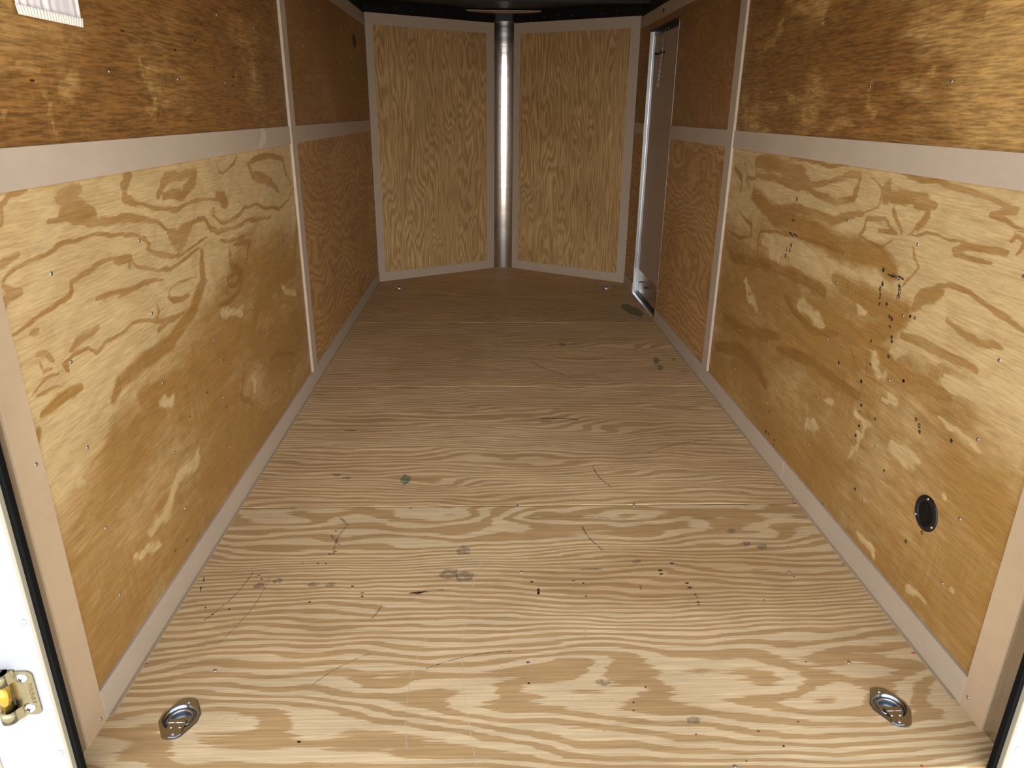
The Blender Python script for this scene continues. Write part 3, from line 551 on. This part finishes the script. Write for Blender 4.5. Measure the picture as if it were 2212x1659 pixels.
for (y, z) in ((.62, 1.62), (.93, 1.53), (1.25, 1.51), (1.42, 1.55), (1.56, 1.48), (1.75, 1.46), (2.02, 1.53), (.50, 1.40)):
    blob('pitch_mark', SHL[1], (-HW, y, z), UY, UZ, (1, 0, 0), .010, .003, M_BURN)
BIG = {12: (.024, .006), 13: (.016, .003), 14: (.012, .002), 16: (.005, .008), 17: (.005, .008)}
for i, (x, y) in enumerate(D['burnF']):
    k = 0 if y < 1.2185 else 1 if y < 2.4395 else 2
    ru, rv = BIG.get(i, (.0045, .0035) if i < 40 else (.003, .003))
    if i in (6, 7): ru, rv = (.002, .016)
    if i in (32, 33, 34, 35, 36): ru, rv = (.008, .005)
    if y > 1.5: ru, rv = .03, .004
    blob('pitch_mark', FS[k], (x, y, 0), UX, UY, UZ, ru, rv, M_BURN, .3 if i in (6, 7) else 0, jag=.4)
for i, (x, y) in enumerate(D['smF']):
    k = 0 if y < 1.2185 else 1
    ru, rv = ((.022, .016) if i < 4 or 9 <= i < 12 else (.035, .03) if i < 7 else (.010, .05) if i < 9 else (.02, .012))
    if i == 13: ru, rv = .04, .005
    if i in (7, 8): ru, rv = .006, .05
    blob('dirt_smudge', FS[k], (x, y, 0), UX, UY, UZ, ru, rv, M_SMUDGE, random.uniform(-.2, .2)+(.6 if i < 13 else 0), n=5 if i < 13 else 12)
for i, (x, y) in enumerate(D['grF']):
    k = 0 if y < 1.2185 else 1 if y < 2.4395 else 2 if y < 3.659 else 3
    ru, rv = [(.02, .04), (.025, .035), (.018, .07), (.018, .05), (.014, .03), (.012, .05), (.06, .22)][i]
    blob('marker_stroke', FS[k], (x, y, 0), UX, UY, UZ, ru, rv, M_GREEN, [0, 0, -.15, -.2, 0, 0, .2][i], label='faded green marker stroke')
for x, y in D['redF']:
    blob('marker_stroke', FS[0], (x, y, 0), UX, UY, UZ, .012 if abs(x) > .9 else .004, .003, M_REDM, label='small red marker tick')
def scratch(parent, a, b, w, mat, name='scratch'):
    bm = bmesh.new(); A, B = Vector((*a, .0004)), Vector((*b, .0004)); d = (B-A); p_ = Vector((-d.y, d.x, 0)).normalized()*w
    n = 10; mid = p_.normalized()*d.length*.06; l = [A+d*(i/n)+mid*math.sin(math.pi*i/n) for i in range(n+1)]
    for q0, q1 in zip(l, l[1:]): bm.faces.new([bm.verts.new(v) for v in (q0-p_, q1-p_, q1+p_, q0+p_)])
    bobj(name, bm, mat, parent)
M_SCR = markmat('scratch_grey', (.12, .10, .09), .8, (60, 60, 60), .45); M_SCL = markmat('scratch_pale', (.75, .66, .50), .6, (60, 60, 60), .45)
for a, b, w, mt_ in (((-.86, .83), (-.93, .60), .0012, M_SCR), ((-.80, .80), (-.86, .50), .0008, M_SCR), ((-.63, .92), (-.62, 1.09), .003, M_SMUDGE), ((-.57, .35), (-.44, .46), .0009, M_SCR),
        ((-.44, .66), (-.46, .60), .003, M_SMUDGE), ((-.305, .10), (-.30, .52), .0009, M_SCL), ((-.155, .10), (-.145, .9), .0009, M_SCL), ((.25, .93), (.20, 1.08), .002, M_SCR), ((.02, 1.13), (.42, 1.10), .0011, M_SCR), ((-.29, .40), (-.06, .46), .0012, M_SCR)):
    scratch(FS[0], a, b, w, mt_)
for a, b, w, mt_ in (((.55, 1.65), (.87, 1.78), .002, M_SCR), ((.35, 1.35), (.30, 1.52), .002, M_SCR), ((.50, 1.46), (.72, 1.36), .0015, M_SCL), ((.12, 2.02), (.30, 2.0), .004, M_BURN)):
    scratch(FS[1], a, b, w, mt_)
scratch(FS[2], (.30, 2.62), (.12, 2.85), .003, M_SCR)
# ---------------------------------------------------------------- recessed tie-down rings
def d_ring(loc, label, flip):
    root = empty('tie_down_ring', loc); tag(root, label, 'tie-down', 'recessed tie-down rings set in the floor')
    s = -1 if flip else 1
    out = []
    prof = [(-.0455, -.010), (-.0455, .012), (-.034, .030), (-.0215, .0555), (-.014, .062), (-.004, .0635), (.010, .0625), (.021, .055), (.033, .037), (.0455, .012), (.0455, -.012), (.034, -.036), (.022, -.056), (.012, -.0625), (0, -.0635), (-.012, -.0615), (-.021, -.054), (-.034, -.030)]
    # plate with a round dished recess
    bm = bmesh.new(); nr = len(prof)*4
    rim = []
    for i in range(len(prof)):
        a, b = prof[i], prof[(i+1) % len(prof)]
        for k in range(4): rim.append((a[0]+(b[0]-a[0])*k/4, a[1]+(b[1]-a[1])*k/4))
    cy = .003
    loops = []
    loops.append([(x*1.005, y*1.005, 0) for x, y in rim]); loops.append([(x, y, .0022) for x, y in rim]); loops.append([(x*.97, y*.98, .0026) for x, y in rim])
    for rr, zz in ((.0395, .0026), (.0375, .0018), (.0345, -.004), (.032, -.0105), (.0285, -.0125), (.022, -.0128), (.001, -.0128)):
        loops.append([(rr*math.cos(math.atan2(y-cy, x)), cy+rr*math.sin(math.atan2(y-cy, x)), zz) for x, y in rim])
    vl = [[bm.verts.new(c) for c in lp] for lp in loops]
    for a, b in zip(vl, vl[1:]):
        for i in range(nr): bm.faces.new((a[i], a[(i+1) % nr], b[(i+1) % nr], b[i]))
    bm.faces.new(vl[-1]); o = bobj('recessed_plate', bm, M_ZDARK, root, True)
    for k_, p_ in enumerate(o.data.polygons): p_.use_smooth = k_ >= 3*nr
    # ring
    bm = bmesh.new(); pts = [(.0275*math.cos(a), .004+.0265*math.sin(a), -.0045) for a in [math.radians(-35+250*i/28) for i in range(29)]]
    pts = [(.019, -.0155, -.0045)]+pts+[(-.019, -.0155, -.0045)]
    tube(bm, pts, .0032, 8, closed=True); bobj('ring', bm, M_ZINC, root, True)
    # bracket that holds the ring, with its raised pivot barrel and two rivets
    bm = bmesh.new(); sh_ = s*.004
    prism(bm, [(-.019, -.004), (.019, -.004), (.021, -.020), (.017+sh_, -.034), (.018+sh_, -.048), (.008+sh_, -.057), (-.008+sh_, -.057), (-.018+sh_, -.048), (-.017, -.030)], -.004, .0042)
    box(bm, -.019, .019, -.0165, -.0105, .0035, .0055, .0009)
    br = bobj('bracket', bm, M_ZDARK, root)
    for x in (-.010, .010):
        bm = bmesh.new(); lathe(bm, [(.0034, 0), (.0030, .0014), (.0016, .0022), (0, .0024)], 12, Matrix.Translation((x+sh_*.6, -.029, .0042))); bobj('rivet', bm, M_ZINC, root, True)
    for x, y, z in ((.003*s, .049, .0030), (sh_, -.048, .0044), (.004*s, .006, -.0126)): screw(root, (x, y, z), (0, 0, 1), 1.05)
    return root
d_ring((-.859, .249, 0), 'recessed zinc tie-down ring in the floor near the left rear post', False)
d_ring((.852, .244, 0), 'recessed zinc tie-down ring in the floor near the right rear post', True)
d_ring((-.843, 4.727, 0), 'small far tie-down ring in the floor by the left end of the nose wall', False)
d_ring((.851, 4.733, 0), 'small far tie-down ring in the floor beside the side door', True)
# ---------------------------------------------------------------- round wall vents
def vent(loc, sx, label, angs, tilt):
    root = empty('wall_vent', loc); tag(root, label, 'vent', 'round black vents on the side walls')
    M = Matrix.Rotation(-sx*math.pi/2, 4, 'Y')     # local z points into the room
    bm = bmesh.new(); lathe(bm, [(.049, 0), (.0485, .0025), (.046, .0042), (.036, .0048), (.033, .0040), (.0325, .0012), (.0325, .0008), (0, .0008)], 40, M); bobj('flange', bm, M_PLAST, root, True)
    bm = bmesh.new()
    for k in range(-7, 8):
        h = .0040*k; w = math.sqrt(max(0, .032**2-h*h))
        obox(bm, (0, 0, 0), M @ Matrix.Rotation(tilt, 3, 'Z').to_4x4() @ Vector((1, 0, 0)), M @ Matrix.Rotation(tilt, 3, 'Z').to_4x4() @ Vector((0, 1, 0)), M @ Vector((0, 0, 1)), h-.0009, h+.0009, -w, w, .0008, .0034)
    obox(bm, (0, 0, 0), M @ Matrix.Rotation(tilt, 3, 'Z').to_4x4() @ Vector((1, 0, 0)), M @ Matrix.Rotation(tilt, 3, 'Z').to_4x4() @ Vector((0, 1, 0)), M @ Vector((0, 0, 1)), -.026, .026, -.001, .001, .0008, .0040)
    bobj('louvre', bm, M_PLAST, root)
    for y, z in angs:
        bm = bmesh.new(); lathe(bm, [(.0042, 0), (.0040, .0015), (.0028, .0026), (0, .0031)], 14, Matrix.Translation((-sx*.0044, y, z)) @ M); bobj('rivet', bm, M_ZINC, root, True)
# rivet spots on the flange measured around the rim
rim3 = lambda a0: [(.0425*math.cos(math.radians(a)), .0425*math.sin(math.radians(a))) for a in (a0, a0+120, a0+240)]
vent((HW, .540, .364), 1, 'round black louvred vent low on the right wall near the opening', rim3(88), 0)
vent((-HW, 4.410, 1.792), -1, 'round black vent high on the left wall by the far corner', rim3(93), 0)
# ---------------------------------------------------------------- side door
dw = empty('door_1', (HW, 4.12, 0)); tag(dw, kind='structure')
def dpart(name, x0, x1, y0, y1, z0, z1, mat, bev=0.0, par=None):
    bm = bmesh.new(); box(bm, x0-HW, x1-HW, y0-4.12, y1-4.12, z0, z1, bev); return bobj(name, bm, mat, par or dw)
DX = HW+.038
dpart('door_leaf', DX, DX+.03, 3.70, 4.54, .0, 1.90, M_DOOR)
dpart('leaf_groove', DX-.0008, DX+.001, 3.72, 4.52, 1.835, 1.839, M_EDGE)
kp = dpart('kick_plate', DX-.0015, DX+.001, 3.71, 4.53, .012, .195, M_KICK)
dpart('jamb', HW-.001, DX+.002, 4.527, 4.535, .0, 1.893, M_ALU)
dpart('jamb_lip', HW+.022, HW+.028, 4.5185, 4.5275, .0, 1.893, M_ALU, .001)
dpart('jamb', HW-.001, DX+.002, 3.706, 3.713, .0, 1.893, M_ALU)
dpart('head', HW-.001, DX+.002, 3.706, 4.535, 1.887, 1.897, M_BLACK)
dpart('head_strip', DX-.006, DX-.001, 3.715, 4.525, 1.862, 1.888, M_BLACK)
dpart('threshold', HW-.006, DX+.002, 3.713, 4.527, -.004, .007, M_ALU, .001)
dpart('threshold_seal', HW+.020, DX, 3.713, 4.527, .007, .016, M_BLACK)
for y in (3.85, 4.12, 4.39): screw(dw, (DX-.0065-HW, y-4.12, 1.874), (-1, 0, 0), 1.0)
for z in (1.62, 1.50, 1.07, 1.04, .75, .40): screw(dw, (HW+.012-HW, 4.5265-4.12, z), (0, -1, 0), .9)
for y, z in ((3.80, 1.03), (3.795, .93), (4.40, .12), (4.22, .115)):     # bolts that stick through the leaf
    bm = bmesh.new(); tube(bm, [(DX-.001-HW, y-4.12, z), (DX-.020-HW, y-4.12, z)], .004, 8); lathe(bm, [(.008, 0), (.008, .002), (0, .002)], 8, Matrix.Translation((DX-HW-.001, y-4.12, z)) @ Matrix.Rotation(-math.pi/2, 4, 'Y'))
    bobj('hinge_bolt', bm, M_BLACK, dw)
for y, z in ((4.36, 1.735), (4.20, 1.735)):
    bm = bmesh.new(); tube(bm, [(DX-HW, y-4.12, z), (DX-.024-HW, y-4.12, z)], .0045, 8); tube(bm, [(DX-.024-HW, y-4.12, z), (DX-.034-HW, y-4.12, z)], .007, 8); bobj('rubber_bumper', bm, M_RUBBER, dw)
# spring and chain that hang inside the door opening
ch = empty('door_chain', (HW+.020, 4.150, 1.868)); tag(ch, 'zinc spring and chain hanging from the head of the side door', 'chain')
pth = [(0, 0, 0), (.0, .045, -.045), (.0, .052, -.130), (0, .085, -.225), (0, .110, -.345)]
def along(t):
    seg = [(Vector(b)-Vector(a)).length for a, b in zip(pth, pth[1:])]; d = t
    for (a, b), L in zip(zip(pth, pth[1:]), seg):
        if d <= L: return Vector(a).lerp(Vector(b), d/L), (Vector(b)-Vector(a)).normalized()
        d -= L
    return Vector(pth[-1]), (Vector(pth[-1])-Vector(pth[-2])).normalized()
bm = bmesh.new(); tube(bm, [(0, 0, .01), (0, 0, 0), (0, .018, -.018), (0, .030, -.032)], .0018, 6); bobj('hook', bm, M_ZINC, ch, True)
bm = bmesh.new(); pts = []
a0, a1 = Vector((0, .040, -.040)), Vector((0, .056, -.150)); dd = (a1-a0); nn = dd.normalized(); e1 = Vector((1, 0, 0)); e2 = nn.cross(e1)
for i in range(14*10+1):
    t = i/140; pts.append(a0+dd*t+(e1*math.cos(i*2*math.pi/10)+e2*math.sin(i*2*math.pi/10))*.009)
tube(bm, pts, .0016, 5); bobj('spring', bm, M_ZINC, ch, True)
t0 = (Vector(pth[1])-Vector(pth[0])).length+.105; k = 0
Ltot = sum((Vector(b)-Vector(a)).length for a, b in zip(pth, pth[1:]))
while t0 < Ltot:
    c, dr = along(t0); e = Vector((1, 0, 0)) if k % 2 else dr.cross(Vector((1, 0, 0)))
    bm = bmesh.new(); tube(bm, [c+dr*(.010*math.cos(a))+e*(.0065*math.sin(a)) for a in [2*math.pi*i/14 for i in range(14)]], .0020, 5, closed=True)
    bobj('chain_link', bm, M_ZINC, ch, True); t0 += .0155; k += 1
# dark sticker on the top trim above the door
bm = bmesh.new(); box(bm, HW-T-.0006, HW-T+.0001, 4.125, 4.165, 1.968, 1.992); tag(bobj('trim_sticker', bm, M_PLAST), 'tiny dark square sticker on the top trim above the side door', 'sticker')
# ---------------------------------------------------------------- white fabric hanging on the left wall
cl = empty('fabric_panel', (-HW, .60, 1.52)); tag(cl, 'white gathered fabric with a stitched hem hanging high on the left wall', 'fabric')
def cloth(name, z0, z1, off, amp, n=120, m_=24, mat=None, hem=False):
    bm = bmesh.new(); g_ = []
    for j in range(m_+1):
        row = []
        for i in range(n+1):
            a = i/n; b = j/m_; y = -.118+.236*a+.010*b*(a-.5); z = z0+(z1-z0)*b
            w = amp*math.sin(a*2*math.pi*(23 if hem else 7)+1.3*math.sin(a*9))*(1 if hem else (1-.5*b))+ (0 if hem else .0010*math.sin(a*57+b*3))
            row.append(bm.verts.new((off+w, y, z)))
        g_.append(row)
    for j in range(m_):
        for i in range(n): bm.faces.new((g_[j][i], g_[j][i+1], g_[j+1][i+1], g_[j+1][i]))
    o = bobj(name, bm, mat, cl, True); s_ = o.modifiers.new('thick', 'SOLIDIFY'); s_.thickness = .0015; return o
M_CLOTH = newmat('white_cotton', (.80, .76, .77), .9)[0]; M_HEM = newmat('hem_cotton', (.78, .74, .66), .9)[0]
cloth('fabric_sheet', .014, .42, .010, .0012, mat=M_CLOTH); cloth('hem', -.003, .0155, .011, .0010, m_=4, n=240, mat=M_HEM, hem=True)
# ---------------------------------------------------------------- rear frame posts, seals, jamb strips
for sx in (-1, 1):
    a, b = sorted((sx*(HW-.0015), sx*(HW+.03)))
    TN[0] += 1; bm = bmesh.new(); box(bm, a, b, .070, .1705, -.04, 2.1); tag(bobj('trim_%d' % TN[0], bm, M_JAMB), kind='structure')
    sl_ = .973 if sx > 0 else .969
    TN[0] += 1; a, b = sorted((sx*sl_, sx*1.045)); bm = bmesh.new(); box(bm, a, b, .050, .066, -.35, 2.12, .002); tag(bobj('trim_%d' % TN[0], bm, M_RUBBER), kind='structure')
    e_ = .982 if sx > 0 else .978; a, b = sorted((sx*(e_+.002), sx*1.125)); bm = bmesh.new(); box(bm, a, b, .040, .0505, -.35, 2.14, .001)
    TN[0] += 1; post = bobj('trim_%d' % TN[0], bm, M_WHITE); tag(post, kind='structure')
    a, b = sorted((sx*e_, sx*(e_+.006))); bm = bmesh.new(); box(bm, a, b, .0385, .053, -.35, 2.14, .001); bobj('edge_strip', bm, M_CREAM, post)
    a, b = sorted((sx*1.118, sx*1.126)); bm = bmesh.new(); box(bm, a, b, .038, .053, -.35, 2.14, .001); bobj('edge_strip', bm, M_CREAM, post)
    for z in ((.452, .128) if sx < 0 else (.085,)):
        bm = bmesh.new(); lathe(bm, [(.0062, 0), (.0058, .0015), (.0035, .0030), (0, .0036)], 16, Matrix.Translation((sx*(.995 if sx < 0 else 1.004), .040, z)) @ Matrix.Rotation(math.pi/2, 4, 'X')); bobj('rivet', bm, M_ZINC, post, True)
TN[0] += 1; bm = bmesh.new(); box(bm, -1.125, 1.125, .03, .10, 2.05, 2.20); tag(bobj('trim_%d' % TN[0], bm, M_BLACK), kind='structure')
# ---------------------------------------------------------------- rear door hinge on the left post
hg = empty('strap_hinge', (-1.037, .040, .285)); tag(hg, 'yellow zinc strap hinge bolted to the white left rear post', 'hinge')
bm = bmesh.new()
pol = []
x1, z0, z1, rr = .031, -.053, .053, .012
pol = [(-.014, z0)]+[(x1-rr+rr*math.cos(a), z0+rr+rr*math.sin(a)) for a in [math.radians(-90+18*i) for i in range(6)]]+[(x1-rr+rr*math.cos(a), z1-rr+rr*math.sin(a)) for a in [math.radians(18*i) for i in range(6)]]+[(-.014, z1)]
prism(bm, pol, 0, .003, Matrix(((1, 0, 0, 0), (0, 0, -1, 0), (0, 1, 0, 0), (0, 0, 0, 1))))
hp = bobj('hinge_plate', bm, M_BRASS, hg)
for a, b_ in ((-.058, -.032), (.030, .056)):
    bm = bmesh.new(); tube(bm, [(-.026, -.011, a), (-.026, -.011, b_)], .0155, 24); ko = bobj('knuckle', bm, M_BRASS, hg, True)
    bm = bmesh.new(); prism(bm, [(-.024, -.0245), (-.016, -.022), (-.006, -.006), (-.002, 0), (-.022, 0)], a, b_); bobj('knuckle_web', bm, M_BRASS, ko)
bm = bmesh.new(); tube(bm, [(-.026, -.011, -.031), (-.026, -.011, .029)], .0125, 20); bobj('pin_sleeve', bm, metal('sleeve_gold', (.50, .32, .06), .25), hg, True)
bm = bmesh.new(); prism(bm, [(-.085, -.048), (-.033, -.048), (-.033, .046), (-.085, .046)], 0, .003, Matrix(((1, 0, 0, 0), (0, 0, -1, -.016), (0, 1, 0, 0), (0, 0, 0, 1))))
bobj('hinge_leaf', bm, M_JAMB, hg)
for z in (-.036, .037):
    bm = bmesh.new(); lathe(bm, [(.0115, 0), (.0110, .002), (.0075, .0048), (.003, .0060), (0, .0061)], 24, Matrix.Translation((.010, -.003, z)) @ Matrix.Rotation(math.pi/2, 4, 'X'))
    bl = bobj('bolt', bm, M_ZINC, hg, True)
    bm = bmesh.new()
    for a in (.4, .4+math.pi/2): obox(bm, (.010, -.009, z), (math.cos(a), 0, math.sin(a)), (-math.sin(a), 0, math.cos(a)), (0, -1, 0), -.0042, .0042, -.0009, .0009, -.001, .0006)
    bobj('bolt_recess', bm, M_BLACK, bl)
tx = bpy.data.curves.new('hinge_text', 'FONT'); tx.body = 'IMPERIAL'; tx.size = .0125; tx.extrude = .0005; tx.align_x = 'CENTER'
to = bpy.data.objects.new('embossed_lettering', tx); COL.objects.link(to)
dg = bpy.context.evaluated_depsgraph_get(); tm = bpy.data.meshes.new_from_object(to.evaluated_get(dg)); bpy.data.objects.remove(to)
tm.materials.clear(); lt = link('embossed_lettering', tm, M_BRASS, hg); lt.location = (.0255, -.0032, .0); lt.rotation_euler = (math.pi/2, -math.pi/2, 0); lt.rotation_mode = 'XYZ'
# rivets of the black nose band
for i in range(16):
    t = (i+.5)/16
    for (a, b), sgn in (((( -.95, 4.98), (-.06, 5.541)), 1), (((.10, 5.541), (.95, 4.97)), 1)):
        if i % 2: continue
        x = a[0]+(b[0]-a[0])*t; y = a[1]+(b[1]-a[1])*t
        bm = bmesh.new(); lathe(bm, [(.0035, 0), (.003, .0015), (0, .002)], 10, Matrix.Translation((x, y-.003, 2.065+.012*((i//2) % 2))) @ Matrix.Rotation(math.pi/2, 4, 'X')); bobj('rivet', bm, M_ZINC, ceil, True)

# pale glue patch on the left rail
bm = bmesh.new(); pp = [(1.985, 1.2785), (2.035, 1.2785), (2.06, 1.262), (2.055, 1.235), (2.02, 1.212), (1.975, 1.203), (1.945, 1.206), (1.945, 1.224), (1.985, 1.240), (1.998, 1.262)]
bm.faces.new([bm.verts.new((-HW+T+.0004, y, z)) for y, z in pp]); rl = [o for o in COL.objects if o.name.startswith('trim_') and abs(o.bound_box[0][1]-.25) < .002 and abs(o.bound_box[0][2]-1.2005) < .002 and o.bound_box[0][0] < 0][0]
bobj('glue_patch', bm, luan('patch', (.58, .50, .36)), rl)
